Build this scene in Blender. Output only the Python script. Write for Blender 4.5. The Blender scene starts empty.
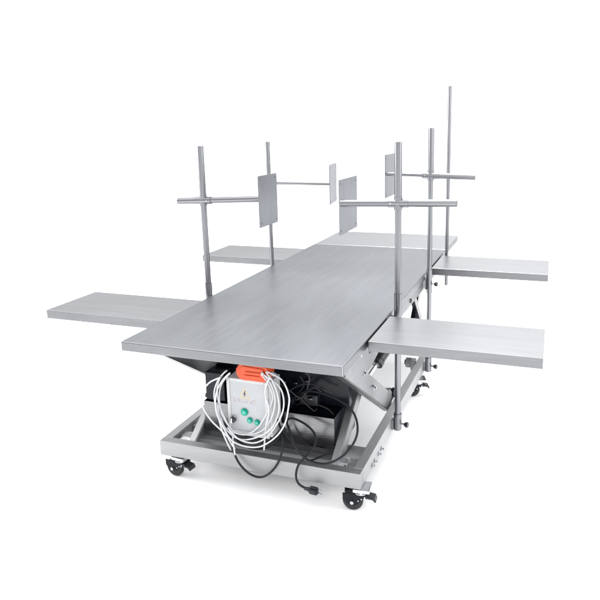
import bpy, bmesh, math, random
from mathutils import Vector, Matrix
random.seed(4)
scene = bpy.context.scene
col = scene.collection
PI = math.pi

# ------------------------------------------------------------------ camera
CX, CY, CZ = 1.88728, -2.31978, 1.80626
YAW, PITCH, ROLL = -0.34155, -0.20805, -0.01926
FPX, PX, PY = 629.37648, 332.21186, 258.6513
fw = Vector((math.sin(YAW)*math.cos(PITCH), math.cos(YAW)*math.cos(PITCH), math.sin(PITCH)))
rt0 = Vector((math.cos(YAW), -math.sin(YAW), 0)); up0 = rt0.cross(fw)
rt = rt0*math.cos(ROLL)+up0*math.sin(ROLL); up = -rt0*math.sin(ROLL)+up0*math.cos(ROLL)
cd = bpy.data.cameras.new('camera'); cam = bpy.data.objects.new('camera', cd); col.objects.link(cam)
M = Matrix((rt, up, -fw)).transposed().to_4x4(); M.translation = (CX, CY, CZ); cam.matrix_world = M
cd.sensor_width = 36; cd.lens = FPX/600*36
cd.shift_x = (300-PX)/600; cd.shift_y = (PY-300)/600
cd.clip_end = 500; cd.clip_start = .05
scene.camera = cam

def at(px, py, y):                       # world point at depth plane y
    ray = fw+rt*((px-PX)/FPX)-up*((py-PY)/FPX)
    return Vector((CX, CY, CZ))+ray*((y-CY)/ray.y)

# ------------------------------------------------------------------ materials
def new_mat(name):
    m = bpy.data.materials.new(name); m.use_nodes = True
    nt = m.node_tree; b = nt.nodes['Principled BSDF']
    return m, nt, b
def lk(nt, a, b): nt.links.new(a, b)
def math_node(nt, op, a=None, b=None):
    n = nt.nodes.new('ShaderNodeMath'); n.operation = op
    for i, v in enumerate((a, b)):
        if v is None: continue
        if hasattr(v, 'links'): lk(nt, v, n.inputs[i])
        else: n.inputs[i].default_value = v
    return n.outputs[0]
def noise(nt, vec, scale, detail=3, rough=.5):
    n = nt.nodes.new('ShaderNodeTexNoise'); n.inputs['Scale'].default_value = scale
    n.inputs['Detail'].default_value = detail; n.inputs['Roughness'].default_value = rough
    lk(nt, vec, n.inputs['Vector']); return n.outputs['Fac']
def mapping(nt, src, scale, loc=(0, 0, 0)):
    n = nt.nodes.new('ShaderNodeMapping'); n.inputs['Scale'].default_value = scale
    n.inputs['Location'].default_value = loc
    lk(nt, src, n.inputs['Vector']); return n.outputs['Vector']
def maprange(nt, v, a, b, c, d):
    n = nt.nodes.new('ShaderNodeMapRange')
    for i, x in zip((1, 2, 3, 4), (a, b, c, d)): n.inputs[i].default_value = x
    lk(nt, v, n.inputs[0]); return n.outputs[0]

def steel(name, base=(.33, .335, .345), rough=.34, brush=(1, 40, 40), mott=.18, bump=.12, streak=.10, rvar=.10, f82=.85, cscale=2.0):
    """stainless sheet: fine grain drawn along the axis with the small scale, cloudy wear"""
    m, nt, b = new_mat(name)
    tc = nt.nodes.new('ShaderNodeTexCoord').outputs['Object']
    fine = noise(nt, mapping(nt, tc, tuple(9*s for s in brush)), 1.0, 2, .6)
    broad = noise(nt, mapping(nt, tc, tuple(1.2*s**.5 for s in brush)), 1.5, 3, .5)
    cloud = noise(nt, tc, cscale, 2, .4)
    smear = noise(nt, mapping(nt, tc, tuple(2.0*q**.6 for q in brush), (7, 3, 1)), 1.6, 3, .6)
    f = math_node(nt, 'ADD', maprange(nt, fine, .25, .75, 1-streak, 1+streak), maprange(nt, cloud, .3, .7, -mott, mott))
    f = math_node(nt, 'ADD', f, maprange(nt, broad, .3, .7, -streak*.7, streak*.7))
    mx = nt.nodes.new('ShaderNodeVectorMath'); mx.operation = 'SCALE'
    mx.inputs[0].default_value = base; lk(nt, f, mx.inputs['Scale'])
    lk(nt, mx.outputs[0], b.inputs['Base Color'])
    b.inputs['Metallic'].default_value = 1; b.inputs['Specular Tint'].default_value = (f82, f82, f82*1.01, 1)
    r = math_node(nt, 'ADD', maprange(nt, smear, .3, .7, rough-rvar*.5, rough+rvar*.5), maprange(nt, cloud, .3, .7, -rvar*.5, rvar*.5))
    lk(nt, r, b.inputs['Roughness'])
    bp = nt.nodes.new('ShaderNodeBump'); bp.inputs['Strength'].default_value = bump; bp.inputs['Distance'].default_value = .002
    lk(nt, fine, bp.inputs['Height']); lk(nt, bp.outputs['Normal'], b.inputs['Normal'])
    return m
def plain(name, colr, rough=.5, metal=0, var=.12, nscale=25, bump=.1, spec=.5, coat=0):
    m, nt, b = new_mat(name)
    tc = nt.nodes.new('ShaderNodeTexCoord').outputs['Object']
    n = noise(nt, tc, nscale, 4, .6)
    mx = nt.nodes.new('ShaderNodeVectorMath'); mx.operation = 'SCALE'
    mx.inputs[0].default_value = colr; lk(nt, maprange(nt, n, .3, .7, 1-var, 1+var), mx.inputs['Scale'])
    lk(nt, mx.outputs[0], b.inputs['Base Color'])
    lk(nt, maprange(nt, n, .3, .7, rough*.85, min(1, rough*1.15)), b.inputs['Roughness'])
    b.inputs['Metallic'].default_value = metal
    b.inputs['Specular IOR Level'].default_value = spec
    b.inputs['Coat Weight'].default_value = coat
    if bump:
        bp = nt.nodes.new('ShaderNodeBump'); bp.inputs['Strength'].default_value = bump; bp.inputs['Distance'].default_value = .001
        lk(nt, n, bp.inputs['Height']); lk(nt, bp.outputs['Normal'], b.inputs['Normal'])
    return m

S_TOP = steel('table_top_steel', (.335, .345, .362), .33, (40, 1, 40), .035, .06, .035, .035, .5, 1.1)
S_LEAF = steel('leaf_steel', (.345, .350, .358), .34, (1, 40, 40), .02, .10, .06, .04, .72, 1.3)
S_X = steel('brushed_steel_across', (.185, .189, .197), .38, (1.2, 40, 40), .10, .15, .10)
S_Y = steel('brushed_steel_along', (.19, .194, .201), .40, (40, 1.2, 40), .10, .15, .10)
S_Z = steel('tube_steel', (.215, .22, .232), .33, (8, 8, 1.2), .03, 0, .01, .02, .4)
S_RAIL = steel('frame_rail_steel', (.345, .348, .354), .5, (1.2, 25, 25), .06, .10, .05)
S_RAILY = steel('frame_rail_steel_along', (.40, .403, .41), .6, (25, 1.2, 25), .06, .10, .05)
S_H = steel('cross_tube_steel', (.26, .264, .276), .32, (1.2, 8, 8), .03, 0, .01, .02, .5)
S_ARM = steel('scissor_steel', (.255, .259, .267), .38, (8, 2, 8), .12, .1, .08)
S_ARM_LIT = steel('scissor_steel_lit', (.42, .425, .43), .45, (8, 2, 8), .06, .08, .06)  # scissor steel made lighter: the inner arms' bright reflection is in the colour
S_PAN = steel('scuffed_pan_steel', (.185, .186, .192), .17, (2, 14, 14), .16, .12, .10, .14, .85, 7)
S_PLATE = steel('plate_steel', (.21, .218, .235), .36, (30, 30, 1), .10, .05, .05)
CHROME = plain('chrome', (.55, .56, .58), .18, 1, .08, 40, .05)
BLACKMET = plain('black_metal', (.006, .007, .012), .22, 0, .4, 12, .08, .22)
RUBBER = plain('black_rubber', (.014, .014, .016), .55, 0, .3, 50, .1)
BLACKPL = plain('black_plastic', (.010, .011, .016), .32, 0, .3, 60, .08)
CORD = plain('black_cord_sheath', (.008, .009, .013), .42, 0, .2, 60, .05, .25)
WHITEPL = plain('white_plastic', (.48, .485, .49), .42, 0, .03, 8, .05)
PANEL = plain('grey_panel_film', (.38, .392, .41), .35, 0, .04, 20, .03)
WCORD = plain('white_cord_sheath', (.52, .53, .55), .40, 0, .04, 40, .05)
ORANGE = plain('orange_plastic', (.60, .062, .006), .38, 0, .10, 30, .1)
DRVCORD = plain('dark_grey_cord', (.022, .023, .028), .4, 0, .2, 60, .05)
PGREEN = plain('pale_green_mark', (.10, .42, .33), .4)
GREEN = plain('green_button_plastic', (.0, .30, .21), .3, 0, .08, 60, .05)
YELLOW = plain('warning_yellow', (.55, .45, .20), .5, 0, .05, 60, 0)
REDINK = plain('red_ink', (.45, .16, .17), .5, 0, .05, 60, 0)
INK = plain('dark_ink', (.06, .02, .03), .5, 0, .05, 60, 0)
BLUEINK = plain('blue_grey_ink', (.20, .22, .38), .5, 0, .05, 60, 0)

# ------------------------------------------------------------------ helpers
def tag(o, label=None, cat=None, group=None, kind=None):
    if label: o['label'] = label
    if cat: o['category'] = cat
    if group: o['group'] = group
    if kind: o['kind'] = kind
    return o
def empty(name, loc, label=None, cat=None):
    o = bpy.data.objects.new(name, None); o.empty_display_size = .05; col.objects.link(o); o.location = loc
    return tag(o, label, cat)
def root_of(o):
    p = Vector((0, 0, 0))
    while o is not None: p = p+o.location; o = o.parent
    return p
class MB:
    def __init__(s): s.bm = bmesh.new(); s.mats = []
    def mi(s, m):
        if m not in s.mats: s.mats.append(m)
        return s.mats.index(m)
    def add(s, bm2, m, smooth=False):
        i = s.mi(m)
        for f in bm2.faces: f.material_index = i; f.smooth = smooth
        me = bpy.data.meshes.new('tmp'); bm2.to_mesh(me); bm2.free(); s.bm.from_mesh(me); bpy.data.meshes.remove(me)
        return s
    def box(s, x0, x1, y0, y1, z0, z1, m, bev=.002, rot=None, seg=2):
        b = bmesh.new(); bmesh.ops.create_cube(b, size=1)
        c = Vector(((x0+x1)/2, (y0+y1)/2, (z0+z1)/2))
        for v in b.verts: v.co = Vector((v.co.x*(x1-x0), v.co.y*(y1-y0), v.co.z*(z1-z0)))
        if bev: bmesh.ops.bevel(b, geom=list(b.edges), offset=bev, segments=seg, affect='EDGES', profile=.6)
        for v in b.verts:
            if rot: v.co = rot @ v.co
            v.co += c
        return s.add(b, m)
    def bar(s, p, q, w, h, m, bev=.002, side=Vector((1, 0, 0))):
        p, q = Vector(p), Vector(q); d = (q-p); L = d.length; d.normalize()
        side = (side-d*side.dot(d)).normalized(); n = d.cross(side)
        b = bmesh.new(); bmesh.ops.create_cube(b, size=1)
        for v in b.verts: v.co = Vector((v.co.x*w, v.co.y*L, v.co.z*h))
        if bev: bmesh.ops.bevel(b, geom=list(b.edges), offset=bev, segments=2, affect='EDGES')
        for v in b.verts: v.co = (p+q)/2+side*v.co.x+d*v.co.y+n*v.co.z
        bmesh.ops.recalc_face_normals(b, faces=b.faces)
        return s.add(b, m)
    def cyl(s, p, q, r, m, r2=None, n=24, bev=.0012):
        p, q = Vector(p), Vector(q); d = q-p; L = d.length
        b = bmesh.new(); bmesh.ops.create_cone(b, cap_ends=True, segments=n, radius1=r, radius2=r if r2 is None else r2, depth=L)
        if bev: 
            ed = [e for e in b.edges if all(len(f.verts) > 4 or False for f in e.link_faces) or any(len(f.verts) > 4 for f in e.link_faces)]
            bmesh.ops.bevel(b, geom=ed, offset=bev, segments=2, affect='EDGES')
        R = d.to_track_quat('Z', 'Y').to_matrix()
        for v in b.verts: v.co = R @ v.co+(p+q)/2
        bm_s = b
        i = s.mi(m)
        for f in bm_s.faces: f.material_index = i; f.smooth = n >= 16
        bm_s.normal_update()
        for e in bm_s.edges:
            if len(e.link_faces) == 2 and e.calc_face_angle(0) > math.radians(24): e.smooth = False
        me = bpy.data.meshes.new('tmp'); bm_s.to_mesh(me); bm_s.free(); s.bm.from_mesh(me); bpy.data.meshes.remove(me)
        return s
    def prism(s, pts, axis, a, c, m, bev=.0015):
        """polygon pts (2D) extruded from a to c along axis"""
        b = bmesh.new()
        def mk(u, v, t): return {'x': (t, u, v), 'y': (u, t, v), 'z': (u, v, t)}[axis]
        A = [b.verts.new(mk(u, v, a)) for u, v in pts]; C = [b.verts.new(mk(u, v, c)) for u, v in pts]
        b.faces.new(A); b.faces.new(C)
        n = len(pts)
        for i in range(n): b.faces.new((A[i], A[(i+1) % n], C[(i+1) % n], C[i]))
        bmesh.ops.recalc_face_normals(b, faces=b.faces)
        if bev: bmesh.ops.bevel(b, geom=list(b.edges), offset=bev, segments=2, affect='EDGES')
        return s.add(b, m)
    def sides(s, m):  # upright faces take a darker steel, so their shade sits in the colour
        s.bm.normal_update(); i = s.mi(m)
        for f in s.bm.faces:
            if abs(f.normal.z) < .5: f.material_index = i
        return s
    def tube(s, pts, r, m, sub=10, n=10, closed=False):
        P = [Vector(p) for p in pts]; out = []
        N = len(P)
        for i in range(N-1):
            p0 = P[i-1] if i else P[0]*2-P[1]; p1, p2 = P[i], P[i+1]; p3 = P[i+2] if i+2 < N else P[-1]*2-P[-2]
            for k in range(sub):
                t = k/sub
                out.append(.5*((2*p1)+(p2-p0)*t+(2*p0-5*p1+4*p2-p3)*t*t+(3*p1-p0-3*p2+p3)*t**3))
        out.append(P[-1])
        b = bmesh.new(); rings = []; nrm = None
        for i, p in enumerate(out):
            t = (out[min(i+1, len(out)-1)]-out[max(i-1, 0)]).normalized()
            if nrm is None: nrm = t.orthogonal().normalized()
            nrm = (nrm-t*nrm.dot(t)).normalized(); bn = t.cross(nrm)
            rings.append([b.verts.new(p+(nrm*math.cos(a)+bn*math.sin(a))*r) for a in [2*PI*k/n for k in range(n)]])
        for i in range(len(rings)-1):
            for k in range(n): b.faces.new((rings[i][k], rings[i][(k+1) % n], rings[i+1][(k+1) % n], rings[i+1][k]))
        b.faces.new(rings[0][::-1]); b.faces.new(rings[-1])
        bmesh.ops.recalc_face_normals(b, faces=b.faces)
        return s.add(b, m, True)
    def lathe(s, prof, org, axis, m, n=32):
        """prof (r,h) revolved round axis through org"""
        b = bmesh.new(); R = Vector(axis).to_track_quat('Z', 'Y').to_matrix(); rings = []
        for r, h in prof:
            rings.append([b.verts.new(Vector(org)+R @ Vector((r*math.cos(2*PI*k/n), r*math.sin(2*PI*k/n), h))) for k in range(n)])
        for i in range(len(rings)-1):
            for k in range(n): b.faces.new((rings[i][k], rings[i][(k+1) % n], rings[i+1][(k+1) % n], rings[i+1][k]))
        b.faces.new(rings[0][::-1]); b.faces.new(rings[-1]); bmesh.ops.recalc_face_normals(b, faces=b.faces)
        i = s.mi(m)
        for f in b.faces: f.material_index = i; f.smooth = False
        me = bpy.data.meshes.new('tmp'); b.to_mesh(me); b.free(); s.bm.from_mesh(me); bpy.data.meshes.remove(me)
        return s
    def build(s, name, parent=None, origin=None):
        if origin is not None: bmesh.ops.translate(s.bm, verts=s.bm.verts, vec=-Vector(origin))
        me = bpy.data.meshes.new(name); s.bm.to_mesh(me); s.bm.free()
        for m in s.mats: me.materials.append(m)
        o = bpy.data.objects.new(name, me); col.objects.link(o)
        if parent is not None:
            o.parent = parent
        if origin is not None:
            o.location = Vector(origin)-(root_of(parent) if parent else Vector((0, 0, 0)))
        elif parent is not None:
            o.location = -root_of(parent)
        return o

W, H, T, L, L2 = 1.10, .834, .047, 2.561, 3.222

# ------------------------------------------------------------------ setting
fl = MB(); b = bmesh.new(); bmesh.ops.create_circle(b, cap_ends=True, segments=96, radius=60)
WHITEFLOOR = plain('white_studio_floor', (.93, .93, .93), .9, 0, .0, 4, 0, .1)
fl.add(b, WHITEFLOOR); o = fl.build('floor'); tag(o, 'plain white studio floor under the steel table', None, None, 'structure')

# ------------------------------------------------------------------ table
table = empty('operating_table', (W/2, 1.3, 0), 'large stainless steel veterinary lift table on casters with side leaves and upright bars', 'operating table')

# tabletop: folded sheet with a rolled rim underneath
m = MB(); m.box(0, W, 0, L-.002, H-T, H, S_TOP, .0035, seg=3)
m.build('tabletop', table)
# folded front and side edges: own grain, and their shade painted as darker steel
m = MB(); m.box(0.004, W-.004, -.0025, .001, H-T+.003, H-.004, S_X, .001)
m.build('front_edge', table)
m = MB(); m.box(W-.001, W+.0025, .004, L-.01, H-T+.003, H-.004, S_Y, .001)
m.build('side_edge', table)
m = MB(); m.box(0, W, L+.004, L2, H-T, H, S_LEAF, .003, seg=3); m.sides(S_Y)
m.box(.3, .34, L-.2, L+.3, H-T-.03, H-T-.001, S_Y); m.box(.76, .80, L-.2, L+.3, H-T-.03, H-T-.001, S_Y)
m.build('end_leaf', table)

def leaf(x0, x1, y0, y1, inner):
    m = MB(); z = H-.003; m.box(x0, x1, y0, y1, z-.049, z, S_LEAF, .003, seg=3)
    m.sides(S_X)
    lf = m.build('side_leaf', table, ((x0+x1)/2, (y0+y1)/2, z))
    s = 1 if inner > W/2 else -1
    for y in (y0+.14, y1-.14):
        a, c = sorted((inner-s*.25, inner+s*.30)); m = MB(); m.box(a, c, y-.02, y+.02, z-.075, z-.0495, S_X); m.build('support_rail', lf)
    return lf
leaf(W+.012, 1.879, .333, .740, W); leaf(W+.012, 1.877, 1.906, 2.348, W)
leaf(-.756, -.005, .333, .740, 0); leaf(-.696, -.005, 1.906, 2.348, 0)

# under-frame carrying the top
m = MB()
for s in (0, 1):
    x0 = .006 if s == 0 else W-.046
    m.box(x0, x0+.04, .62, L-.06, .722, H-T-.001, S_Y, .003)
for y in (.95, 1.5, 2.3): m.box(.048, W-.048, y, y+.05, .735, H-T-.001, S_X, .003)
uf = m.build('under_frame', table)
for y in (.42, 1.32):
    m = MB(); m.cyl((W-.008, y, .755), (W+.001, y, .755), .014, S_Z); m.cyl((W+.001, y, .755), (W+.0035, y, .755), .007, BLACKMET, n=12, bev=0)
    m.build('rail_stop', uf)

# base frame
B0, B1, BY0, BY1, BZ0, BZ1 = 0.0, 1.1, .23, 2.25, .129, .210
m = MB()
m.box(B0, B1, BY0, BY0+.05, BZ0, BZ1, S_RAIL, .004, seg=3)
m.box(B1-.05, B1, BY0+.0505, BY1, BZ0+.0005, BZ1-.0005, S_RAILY, .004, seg=3)
m.box(B0, B0+.05, BY0+.0505, BY1, BZ0+.0005, BZ1-.0005, S_RAILY, .004, seg=3)
m.box(B0+.051, B1-.051, BY1-.05, BY1, BZ0, BZ1-.001, S_RAIL, .004)
base = m.build('base_frame', table)
for y in (.345, .47):
    m = MB(); m.box(B0+.051, B1-.051, y, y+.05, BZ0+.004, BZ1-.02, S_RAIL, .004); m.build('crossbar', base)
for y in (.427, .47, .545, .60):
    m = MB(); m.cyl((B1, y, .150), (B1+.007, y, .150), .013, CHROME, n=6); m.cyl((B1+.007, y, .150), (B1+.018, y, .150), .006, CHROME, n=12)
    m.build('bolt', base)
for x in (.07, .93):                      # feet the arms stand in
    m = MB(); m.box(x-.012, x+.075, .283, .40, BZ1-.03, BZ1-.022, CHROME, .001)
    m.cyl((x+.065, .31, BZ1-.022), (x+.065, .31, BZ1-.008), .009, CHROME, n=6)
    m.cyl((x+.065, .37, BZ1-.022), (x+.065, .37, BZ1-.008), .009, CHROME, n=6)
    m.build('arm_foot', base)

# scissor arms
def arm(p, q, w, h, x, mat=S_ARM):
    m = MB(); m.bar((x, p[0], p[1]), (x, q[0], q[1]), w, h, mat, .004)
    return m.build('scissor_arm', table)
for x, xb, s in ((1.015, .945, 1), (.085, .155, -1)):
    a = arm((.20, .79-.03), (1.08, .155+.03), .045, .105, x)
    xo = x+s*.024
    for y, z in ((.675, .452), (.50, .60)):
        m = MB(); m.cyl((xo-s*.004, y, z), (xo+s*.008, y, z), .015, CHROME, n=6); m.cyl((xo+s*.008, y, z), (xo+s*.016, y, z), .008, CHROME, n=12)
        m.build('pivot_bolt', a)
    m = MB(); m.prism([(.13, .7862), (.20, .70), (.50, .60), (.60, .585), (.76, .62), (.87, .72), (.87, .7862)], 'x', xo, xo+s*.006, S_ARM)
    m.cyl((xo+s*.006, .43, .72), (xo+s*.011, .43, .72), .010, CHROME, n=6)
    m.build('gusset', a)
    m = MB()                              # boxed end of the arm at the base rail
    m.bar((x-s*.002, .98, .262), (x-s*.002, 1.055, .208), .052, .112, S_ARM, .003)
    m.build('end_cap', a)
for x in (.945, .155):
    b2 = arm((.315, .165), (1.20, .80-.04), .04, .075, x, S_ARM_LIT)
# rear pair of links, dark painted, crossing behind the second post
for x in (1.0, .10):
    for (p, q) in (((1.74, .72), (2.06, .40)), ((2.34, .74), (1.93, .36))):
        m = MB(); m.bar((x, p[0], p[1]), (x, q[0], q[1]), .03, .055, BLACKMET, .003); m.build('rear_link', table)
        x -= .034
m = MB(); m.cyl((.20, .70, .452), (.90, .70, .452), .02, S_X); m.build('pivot_shaft', table)

# actuator
p, q = at(368, 377, .98), at(380, 359, 1.10)
d = (q-p).normalized()
m = MB(); m.cyl(p-d*.02, p+d*.14, .012, CHROME); act = m.build('actuator', table)
m = MB(); c0 = p+d*.10; m.cyl(c0, c0+d*.035, .037, BLACKPL, bev=.004); m.cyl(c0+d*.035, c0+d*.36, .032, BLACKPL, bev=.004)
m.cyl(c0-d*.004, c0+d*.001, .02, CHROME); m.build('actuator_body', act)

# rail end bracket and roller near the second post
m = MB(); m.box(1.02, 1.049, 1.67, 1.73, BZ1-.05, BZ1+.02, S_ARM, .003); m.cyl((.985, 1.70, .205), (1.02, 1.70, .205), .034, S_ARM); m.cyl((.975, 1.70, .205), (.985, 1.70, .205), .02, BLACKMET, n=6)
m.build('roller_bracket', table)
m = MB(); m.cyl((1.03, 1.12, .235), (1.045, 1.12, .235), .03, BLACKMET, n=16); m.box(.99, 1.03, 1.08, 1.17, BZ1-.03, BZ1+.03, BLACKMET, .003); m.build('slide_roller', table)

# ------------------------------------------------------------------ drive housing
m = MB()
yb = .395
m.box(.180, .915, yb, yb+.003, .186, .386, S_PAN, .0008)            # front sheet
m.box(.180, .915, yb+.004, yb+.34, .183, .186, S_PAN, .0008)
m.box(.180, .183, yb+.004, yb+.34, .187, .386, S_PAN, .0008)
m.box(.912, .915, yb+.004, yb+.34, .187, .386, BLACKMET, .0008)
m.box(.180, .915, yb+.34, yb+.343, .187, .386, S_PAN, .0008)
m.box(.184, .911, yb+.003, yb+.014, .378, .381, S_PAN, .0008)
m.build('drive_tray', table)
m = MB()
m.box(.205, .905, .60, .72, .19, .40, BLACKMET, .006)
m.box(.188, .955, .525, .570, .392, .556, BLACKMET, .004)
m.box(.186, .957, .515, .575, .5565, .564, BLACKMET, .001)
m.cyl((.52, .47, .42), (.66, .47, .42), .040, BLACKPL, bev=.006); m.cyl((.66, .47, .42), (.68, .47, .42), .028, BLACKMET)
for k in range(5): m.cyl((.535+k*.026, .47, .42), (.542+k*.026, .47, .42), .043, BLACKPL, n=28)
m.box(.70, .80, .47, .524, .40, .46, BLACKPL, .006)
m.box(.188, .30, .41, .524, .388, .545, BLACKMET, .004)
drv = m.build('drive_unit', table)
for k, (x, y, z) in enumerate([(.66, .50, .50), (.72, .505, .515), (.76, .455, .445), (.60, .50, .50)]):
    m = MB(); m.cyl((x, y, z), (x+.02, y-.006, z+.004), .0045, CHROME, n=10); m.box(x-.01, x+.012, y-.005, y+.02, z-.008, z+.008, BLACKMET, .001); m.build('terminal', drv)
m = MB()
G = [[(276, 381), (289, 390), (300, 398), (306, 392), (309, 382), (309, 376), (305, 373)],
     [(284, 398), (292, 400), (302, 398), (309, 390), (315, 388), (322, 392)],
     [(280, 405), (290, 402), (298, 396), (306, 404), (314, 411), (317, 409)],
     [(288, 392), (298, 386), (310, 384), (322, 389), (332, 393)],
     [(284, 412), (296, 405), (310, 403), (326, 408), (334, 415)],
     [(300, 376), (304, 384), (300, 392), (292, 396)]]
for k, g in enumerate(G):
    m = MB(); m.tube([at(a, c, .44+.012*k) for a, c in g], .0036, DRVCORD, 8, 8); m.build('drive_wire', drv)
# black clips hanging under the top edge
for x in (.70, .925):
    m = MB(); m.box(x-.012, x+.012, .17, .20, .755, H-T-.001, BLACKPL, .003); m.build('cable_clip', table)

# ------------------------------------------------------------------ casters
def caster(x, y, rot=0):
    org = Vector((x, y, 0))
    R = Matrix.Rotation(rot, 3, 'Z')
    m = MB(); m.box(.008, .088, -.042, .042, .112, .1275, CHROME, .001)
    m.cyl((.040, 0, .100), (.040, 0, .112), .030, CHROME); m.cyl((.040, 0, .094), (.040, 0, .100), .034, CHROME)
    for s in (-1, 1):
        a, c = sorted((s*.021, s*.025))
        m.prism([(-.046, .062), (-.016, .034), (.016, .034), (.060, .076), (.082, .088), (.084, .0945), (-.046, .0945)], 'y', a, c, BLACKMET)
    for sx in (.018, .078):
        for sy in (-.032, .032): m.cyl((sx, sy, .107), (sx, sy, .112), .006, CHROME, n=6)
    for v in m.bm.verts: v.co = R @ v.co+org
    c = m.build('caster', table, org)
    m = MB(); m.lathe([(.016, -.0175), (.040, -.0175), (.046, -.0145), (.050, -.008), (.050, .008), (.046, .0145), (.040, .0175), (.016, .0175)], (0, 0, .050), (0, 1, 0), RUBBER, 40)
    for v in m.bm.verts: v.co = R @ v.co+org
    m.build('wheel', c, org)
    for s in (-1, 1):
        m = MB(); m.cyl((0, s*.0255, .05), (0, s*.034, .05), .0095, CHROME, n=6); m.cyl((0, s*.0172, .05), (0, s*.0205, .05), .026, BLACKPL)
        for k in range(3):
            m.cyl((.030+k*.016, s*.0245, .060+k*.011), (.030+k*.016, s*.0275, .060+k*.011), .0035, CHROME, n=10, bev=0)
        m.cyl((0, s*.0200, .05), (0, s*.026, .05), .012, BLACKPL)
        for v in m.bm.verts: v.co = R @ v.co+org
        m.build('axle_bolt', c, org)
    m = MB()
    m.prism([(.040, .078), (.062, .088), (.108, .080), (.116, .060), (.108, .058), (.100, .070), (.060, .074), (.046, .066)], 'y', -.024, .024, BLACKPL, .002)
    for k in range(4): m.box(.066+k*.010, .070+k*.010, -.02, .02, .083-.0017*k, .088-.0017*k, BLACKPL, .001)
    m.cyl((.082, -.0245, .073), (.082, -.029, .073), .004, CHROME, n=10); m.cyl((.060, -.0255, .075), (.060, -.030, .075), .004, CHROME, n=10)
    for v in m.bm.verts: v.co = R @ v.co+org
    m.build('brake_pedal', c, org)
caster(1.050, .268, .10); caster(.060, .272, -.12); caster(1.045, 1.62, .35); caster(.055, 1.62, -.2)

# ------------------------------------------------------------------ upright posts with arms and plates
def knob(m, p, dx, big=1):
    p = Vector(p); d = Vector((dx, -.25, 0)).normalized()
    m.cyl(p, p+d*.022*big, .005, CHROME, n=10); m.cyl(p+d*.020*big, p+d*.026*big, .011*big, BLACKPL, n=16); m.cyl(p+d*.026*big, p+d*.042*big, .0155*big, BLACKPL, n=10, bev=.002)
def post(x, y, ztop, r, rt_, s, zbot, base_sleeve=True, collar=(.70, .875), armspec=None):
    """s = +1 right side of the table, -1 left"""
    org = Vector((x, y, zbot))
    m = MB()
    zc = armspec['z'] if armspec else None
    if armspec:
        m.cyl((x, y, zbot), (x, y, zc), r, S_Z, n=32); m.cyl((x, y, zc), (x, y, ztop), rt_, S_Z, n=32, bev=.002)
    else:
        m.cyl((x, y, zbot), (x, y, ztop), r, S_Z, n=32, bev=.0015)
    p = m.build('upright_post', table, org)
    if collar:
        m = MB(); m.cyl((x, y, collar[0]), (x, y, collar[1]), r+.0035, S_Z, n=32)
        a, c = sorted((x-s*(r+.002), x-s*.036))
        if s > 0: a = W+.003
        else: c = -.001
        if c > a: m.box(a, c, y-.02, y+.02, .725, .80, S_ARM, .002)
        m.build('collar', p)
        m = MB(); knob(m, (x+s*r, y, .765), s); m.build('knob', p)
    if base_sleeve:
        m = MB(); m.cyl((x, y, zbot-.008), (x, y, .245), r+.0055, S_Z, n=32, bev=.003)
        a, c = sorted((x-s*(r+.002), (B1+.0005 if s > 0 else B0-.0005)))
        if c-a > .002: m.box(a, c, y-.02, y+.02, .15, .205, S_ARM, .001)
        m.build('base_sleeve', p)
        m = MB(); knob(m, (x+s*(r+.004), y, .185), s); m.build('knob', p)
    if armspec:
        A = armspec; zt = A['z']
        xo, xi, zo, zi = A['xo'], A['xi'], A['zo'], A['zi']
        m = MB(); f = (x-xo)/(xi-xo); zx = zo+(zi-zo)*f
        m.cyl((xo, y, zo), (x, y, zx), A['ro'], S_H, n=32, bev=.002); m.cyl((x, y, zx), (xi, y, zi), A['ri'], S_H, n=32)
        d = Vector((xi-xo, 0, zi-zo)).normalized(); c0 = Vector((x, y, zx))
        ca = m.build('cross_arm', p)
        m = MB(); R = max(A['ro'], A['ri'])+.0024
        m.cyl(c0-d*.055, c0+d*.055, R, S_H, n=32, bev=.001); m.cyl((x, y, zx-.034), (x, y, zx+.034), max(r, rt_)+.0018, S_Z, n=32, bev=.001)
        m.cyl((x-s*.036, y-R+.002, zx), (x-s*.036, y-R-.006, zx), .0045, CHROME, n=6); m.build('cross_coupling', p)
        m = MB(); y0, y1, z0, z1, xp = A['plate']; ang = A.get('rot', 0)
        cx, cy, cz = xp, (y0+y1)/2, (z0+z1)/2
        Rm = Matrix.Rotation(ang, 3, 'Z')
        m.box(cx-.0025, cx+.0025, y0, y1, z0, z1, S_PLATE, .001, rot=Rm)
        for yy in (y0+.022, y1-.022):
            for zz in (z0+.022, z1-.022):
                for sd in (-1, 1):
                    c1 = Vector((cx, cy, cz))+Rm @ Vector((sd*.0025, yy-cy, zz-cz)); c2 = Vector((cx, cy, cz))+Rm @ Vector((sd*.0045, yy-cy, zz-cz))
                    m.cyl(c1, c2, .0042, S_PLATE, n=12, bev=0)
        m.build('plate', p)
    return p
post(1.131, .839, 1.720, .0165, .0195, 1, .155, collar=(.72, .93), armspec=dict(z=1.409, xo=1.432, zo=1.417, xi=.818, zi=1.402, ro=.0195, ri=.0190, plate=(.836, 1.150, 1.228, 1.525, .811)))
post(1.131, 1.732, 1.781, .0155, .0185, 1, .152, collar=(.70, .862), armspec=dict(z=1.480, xo=1.412, zo=1.474, xi=.840, zi=1.490, ro=.0190, ri=.0125, plate=(1.712, 2.005, 1.330, 1.614, .834)))
post(-.031, .865, 1.706, .0172, .0188, -1, .155, collar=(.72, .905), armspec=dict(z=1.395, xo=-.200, zo=1.389, xi=.365, zi=1.414, ro=.0190, ri=.0175, plate=(.772, 1.012, 1.263, 1.547, .370)))
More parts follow.
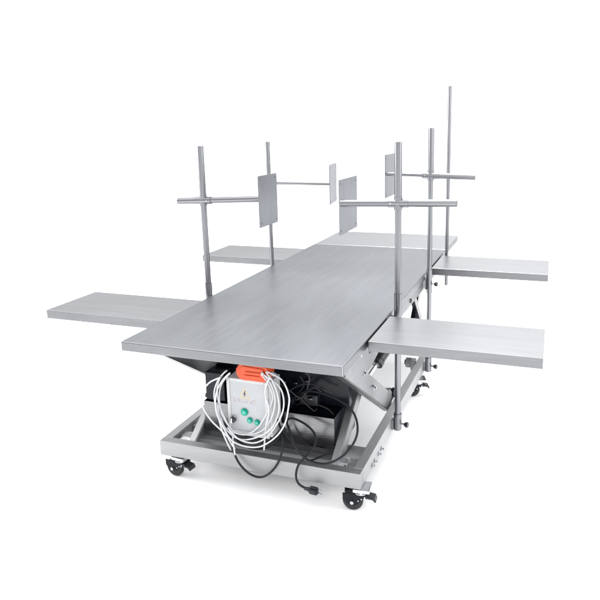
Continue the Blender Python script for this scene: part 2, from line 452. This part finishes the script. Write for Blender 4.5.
post(-.031, 1.765, 1.704, .0140, .0160, -1, .152, collar=(.70, .80), armspec=dict(z=1.418, xo=-.090, zo=1.417, xi=.432, zi=1.416, ro=.0125, ri=.0105, plate=(1.68, 1.94, 1.282, 1.550, .436), rot=.16))
post(1.128, 2.457, 2.074, .0138, .0138, 1, .575, base_sleeve=False, collar=(.735, .80))

# ------------------------------------------------------------------ control box
cb = MB(); X0, X1, Z0, Z1, Y0, Y1 = .406, .640, .305, .603, .250, .375
tilt = Matrix.Rotation(0, 3, 'Z')
cb.box(X0, X1, Y0+.012, Y1, Z0+.004, Z1-.004, WHITEPL, .006, seg=3)
# front bezel: four strips round the panel
XF = .628
cb.box(X0, X0+.016, Y0, Y0+.011, Z0, Z1, WHITEPL, .003); cb.box(XF-.016, XF, Y0, Y0+.011, Z0, Z1, WHITEPL, .003)
cb.box(X0+.0165, XF-.0165, Y0, Y0+.011, Z1-.016, Z1, WHITEPL, .003); cb.box(X0+.0165, XF-.0165, Y0, Y0+.011, Z0, Z0+.022, WHITEPL, .003)
ctrl = cb.build('control_box', table)
m = MB(); m.box(X0+.0165, XF-.0165, Y0+.004, Y0+.011, Z0+.0225, Z1-.0165, PANEL, .001); pn = m.build('front_panel', ctrl)
for x in (X0+.008, XF-.008):
    for z in (Z0+.014, Z1-.10, Z1-.010):
        m = MB(); m.cyl((x, Y0-.0015, z), (x, Y0+.002, z), .0035, CHROME, n=12, bev=0); m.build('screw', ctrl)
def on_panel(px, py): return at(px, py, Y0+.004)
def button(px, py, r, mat, name='push_button'):
    c = on_panel(px, py); m = MB()
    m.cyl((c.x, Y0+.004, c.z), (c.x, Y0-.004, c.z), r*1.18, CHROME if mat is not GREEN else GREEN, n=28); m.cyl((c.x, Y0-.004, c.z), (c.x, Y0-.009, c.z), r, mat, n=28, bev=.002)
    if mat is GREEN: m.cyl((c.x, Y0-.009, c.z), (c.x, Y0-.0095, c.z), r*.45, PGREEN, n=16, bev=0)
    return m.build(name, ctrl)
button(244.8, 411.8, .0165, GREEN); button(250.2, 420.0, .0128, GREEN); button(257.5, 422.2, .0128, GREEN)
c = on_panel(234, 418.5); m = MB()
m.cyl((c.x, Y0+.004, c.z), (c.x, Y0-.006, c.z), .018, CHROME, n=28); m.cyl((c.x+.003, Y0-.006, c.z+.002), (c.x+.003, Y0-.018, c.z+.002), .016, BLACKPL, n=28, bev=.003)
m.box(c.x-.003, c.x+.004, Y0-.026, Y0-.018, c.z-.012, c.z+.014, CHROME, .001); m.build('key_switch', ctrl)
# warning sticker: triangle outline, bolt, two rows of tiny print
m = MB(); c = on_panel(244.6, 394); yS = Y0+.0034
def flat(poly, mat, y=yS): m.prism([(c.x+u, c.z+v) for u, v in poly], 'y', y, y+.0006, mat, 0)
tri = [(-.030, -.022), (.030, -.022), (0, .032)]
def inset(p, k): return [(u*k, (v+.004)*k-.004) for u, v in p]
o_, i_ = tri, inset(tri, .80)
for k in range(3):
    a, b_ = o_[k], o_[(k+1) % 3]; a2, b2_ = i_[k], i_[(k+1) % 3]; flat([a, b_, b2_, a2], YELLOW)
flat([(.003, .018), (-.008, -.003), (-.001, -.001), (-.004, -.018), (.008, .003), (.001, .002), (.006, .018)], INK, yS-.0004)
for row, (z, n, w) in enumerate(((-.034, 13, .0042), (-.046, 15, .0050))):
    for k in range(n):
        u = -.060+k*.120/n; mat = (REDINK, BLUEINK, REDINK, YELLOW)[(k*7+row) % 4]
        flat([(u, z), (u+w, z), (u+w, z+.0014), (u, z+.0014)], mat)
        if k % 3 != 1: flat([(u+w*.3, z+.002), (u+w*.6, z+.002), (u+w*.6, z+.0065), (u+w*.3, z+.0065)], mat)
        if k % 4 != 2: flat([(u, z+.0050), (u+w*.28, z+.0050), (u+w*.28, z+.0064), (u, z+.0064)], mat)
m.build('warning_sticker', ctrl)
m = MB(); m.cyl((X0+.09, Y0+.06, Z0-.022), (X0+.09, Y0+.06, Z0+.005), .012, BLACKPL, n=12); m.build('cable_gland', ctrl); m = MB(); m.cyl((X0+.15, Y0+.06, Z0-.022), (X0+.15, Y0+.06, Z0+.005), .012, WHITEPL, n=12)
m.build('cable_gland', ctrl)

# ------------------------------------------------------------------ hand control with its coiled white lead
hc = empty('hand_control', (.55, .27, .605), 'orange hand control lying on the white box, its long white lead hanging in loose coils', 'hand control')
m = MB()
m.prism([(.474, .668), (.466, .650), (.476, .618), (.500, .604), (.545, .6055), (.625, .6045), (.642, .622), (.652, .668), (.640, .688), (.500, .694)], 'y', .235, .300, ORANGE, .006)
m.prism([(.490, .664), (.484, .650), (.496, .622), (.600, .614), (.628, .640), (.620, .676), (.510, .682)], 'y', .229, .236, ORANGE, .003)
m.box(.52, .60, .224, .2295, .632, .638, ORANGE, .001); m.box(.525, .605, .224, .2295, .650, .656, ORANGE, .001)
m.build('handset', hc)
m = MB(); m.cyl((.648, .262, .648), (.672, .262, .640), .011, WHITEPL, .008, n=16); m.build('strain_relief', hc)
m = MB()
loops = [
 ([(262, 372), (270, 384), (275, 400), (272, 418), (262, 430), (248, 435), (234, 431), (224, 418), (218, 402), (217, 388), (221, 378), (227, 371)], .225),
 ([(227, 371), (219, 380), (215, 395), (219, 415), (227, 430), (240, 439), (256, 438), (270, 428), (278, 412), (278, 396), (273, 382), (266, 372)], .212),
 ([(266, 372), (281, 380), (288, 395), (289, 410), (284, 424), (275, 437), (262, 446), (246, 447), (233, 441), (223, 428), (217, 412), (217, 394), (222, 381), (230, 373)], .200),
 ([(230, 373), (222, 384), (220, 400), (224, 417), (233, 430), (245, 434), (258, 427), (267, 414), (272, 398), (269, 383), (262, 374)], .232),
 ([(268, 374), (278, 386), (284, 400), (283, 413), (276, 426), (266, 438), (252, 443), (238, 438), (228, 428)], .207),
 ([(221, 377), (209, 383), (202, 394), (203, 407), (211, 420), (221, 430), (228, 437)], .215),
 ([(218, 404), (219, 418), (222, 430), (227, 442), (231, 450)], .222),
 ([(221, 418), (226, 433), (230, 441), (235, 449)], .218),
 ([(233, 436), (233, 442), (234, 448), (235, 455)], .21),
 ([(266, 426), (265, 436), (264, 450)], .225),
 ([(270, 376), (265, 392), (269, 410), (266, 426)], .222),
]
main = []; random.seed(11)
for pts, y in loops[:5]:
    for i, (a, c_) in enumerate(pts):
        if main and i == 0: continue
        main.append((a+random.uniform(-.9, .9), c_+random.uniform(-.8, .8), y+.006*math.sin(i*1.7)))
m.tube([at(a, c_, y) for a, c_, y in main], .0038, WCORD, 8, 10)
m.build('lead', hc)
for pts, y in loops[5:]:
    m = MB(); m.tube([at(a, c_, y+.006*math.sin(i*1.7)) for i, (a, c_) in enumerate(pts)], .0043, WCORD, 8, 10); m.build('lead_strand', hc)

# ------------------------------------------------------------------ black power cord
pc = empty('power_cord', (.80, .21, .15), 'black power cord looping over the base frame, its plug hanging at the front', 'power cord')
m = MB()
# two-segment path: leaves the tray, big loop to the right, crosses back and drops to the plug
path = [((296, 399), .47), ((305, 392), .43), ((317, 392), .40), ((335, 398), .37), ((350, 408), .34), ((357, 422), .30), ((356, 438), .25), ((345, 454), .215), ((327, 463.5), .205), ((308, 460), .21),
        ((296, 447), .23), ((290, 432), .27), ((287, 421), .33), ((293, 418.5), .36), ((305, 424), .35), ((314, 433), .33), ((315, 444), .29), ((307, 455), .235), ((298.5, 465), .203), ((296, 476), .196), ((299, 484), .195), ((307, 489), .195)]
m.tube([at(p[0], p[1], y) for p, y in path], .0056, CORD, 10, 12)
m.build('cord', pc)
m = MB()
path = [((234, 434), .27), ((233, 448), .225), ((239, 463), .205), ((250, 474), .200), ((262, 477), .200), ((273, 470), .205), ((280, 458), .215), ((283, 443), .24), ((281, 430), .29), ((277, 418), .33), ((274, 408), .36)]
m.tube([at(p[0], p[1], y) for p, y in path], .0056, CORD, 10, 12)
m.build('linking_cord', table); m = MB()
path = [((236, 440), .30), ((250, 448), .29), ((266, 448), .30), ((277, 440), .31), ((283, 426), .33), ((287, 436), .34), ((297, 449), .34), ((308, 460), .33), ((320, 457), .33), ((333, 451), .36)]
m.tube([at(p[0], p[1], y) for p, y in path], .0045, CORD, 10, 10)
lc = m.build('linking_cord', table)
a = at(305.5, 488.5, .195); e = Vector((1, -.10, .0)).normalized()
m = MB()
m.cyl(a-e*.006, a+e*.022, .0075, BLACKPL, .0105, n=16)
n_ = e.cross(Vector((0, 0, 1))).normalized()
m.bar(a+e*.020, a+e*.068, .030, .036, BLACKPL, .007, side=n_)
m.bar(a+e*.030, a+e*.060, .034, .024, BLACKPL, .004, side=n_)
plug = m.build('plug', pc)
for dz in (.009, -.009):
    m = MB(); m.bar(a+e*.068+Vector((0, 0, dz)), a+e*.088+Vector((0, 0, dz)), .0065, .0018, CHROME, 0, side=n_); m.build('prong', plug)

# ------------------------------------------------------------------ light
w = bpy.data.worlds.new('World'); scene.world = w; w.use_nodes = True
nt = w.node_tree; bg = nt.nodes['Background']
tc = nt.nodes.new('ShaderNodeTexCoord').outputs['Generated']
sp = nt.nodes.new('ShaderNodeSeparateXYZ'); lk(nt, tc, sp.inputs[0])
side = maprange(nt, sp.outputs[0], -.42, -.08, 0, 1)                     # bright wall of light to the right of the view
front = maprange(nt, sp.outputs[1], -.05, .45, 0, 1)
az = nt.nodes.new('ShaderNodeMath'); az.operation = 'ARCTAN2'; lk(nt, sp.outputs[0], az.inputs[0]); lk(nt, sp.outputs[1], az.inputs[1])
cyc = math_node(nt, 'SINE', math_node(nt, 'MULTIPLY', az.outputs[0], 3.0))
back = maprange(nt, cyc, -1, 1, .5, 1.15)
fr = math_node(nt, 'ADD', 1.035, math_node(nt, 'MULTIPLY', side, 1.0))
elev = maprange(nt, sp.outputs[2], .16, .42, 0, .40)
fr = math_node(nt, 'ADD', fr, elev)
mixn = nt.nodes.new('ShaderNodeMix'); mixn.data_type = 'FLOAT'
lk(nt, front, mixn.inputs[0]); lk(nt, back, mixn.inputs[2]); lk(nt, fr, mixn.inputs[3])
# overhead softness
upv = maprange(nt, sp.outputs[2], .45, .9, 0, 1)
mix2 = nt.nodes.new('ShaderNodeMix'); mix2.data_type = 'FLOAT'
lk(nt, upv, mix2.inputs[0]); lk(nt, mixn.outputs[0], mix2.inputs[2]); mix2.inputs[3].default_value = 2.6
lk(nt, mix2.outputs[0], bg.inputs['Strength']); bg.inputs['Color'].default_value = (.985, .99, 1, 1)

def area(name, loc, target, size, power):  # unseen fill lamps, added to brighten the floor around and under the table
    ld = bpy.data.lights.new(name, 'AREA'); ld.shape = 'SQUARE'; ld.size = size; ld.energy = power
    o = bpy.data.objects.new(name, ld); col.objects.link(o); o.location = loc
    o.rotation_euler = (Vector(target)-Vector(loc)).to_track_quat('-Z', 'Y').to_euler(); return o
area('added_fill_right', (6.2, .6, 2.6), (.6, 1.0, .0), 2.4, 130)
area('added_fill_left', (-5.2, -.2, 2.4), (.6, 1.2, .0), 2.4, 230)
area('added_fill_front', (2.2, -5.6, 4.2), (.6, .6, .0), 2.4, 130)
area('added_fill_overhead', (.4, 2.2, 6.0), (.5, 1.4, .0), 3.0, 420)

scene.render.engine = 'CYCLES'
scene.view_settings.view_transform = 'Standard'; scene.view_settings.look = 'None'
scene.view_settings.exposure = 0; scene.view_settings.gamma = 1
scene.cycles.max_bounces = 8
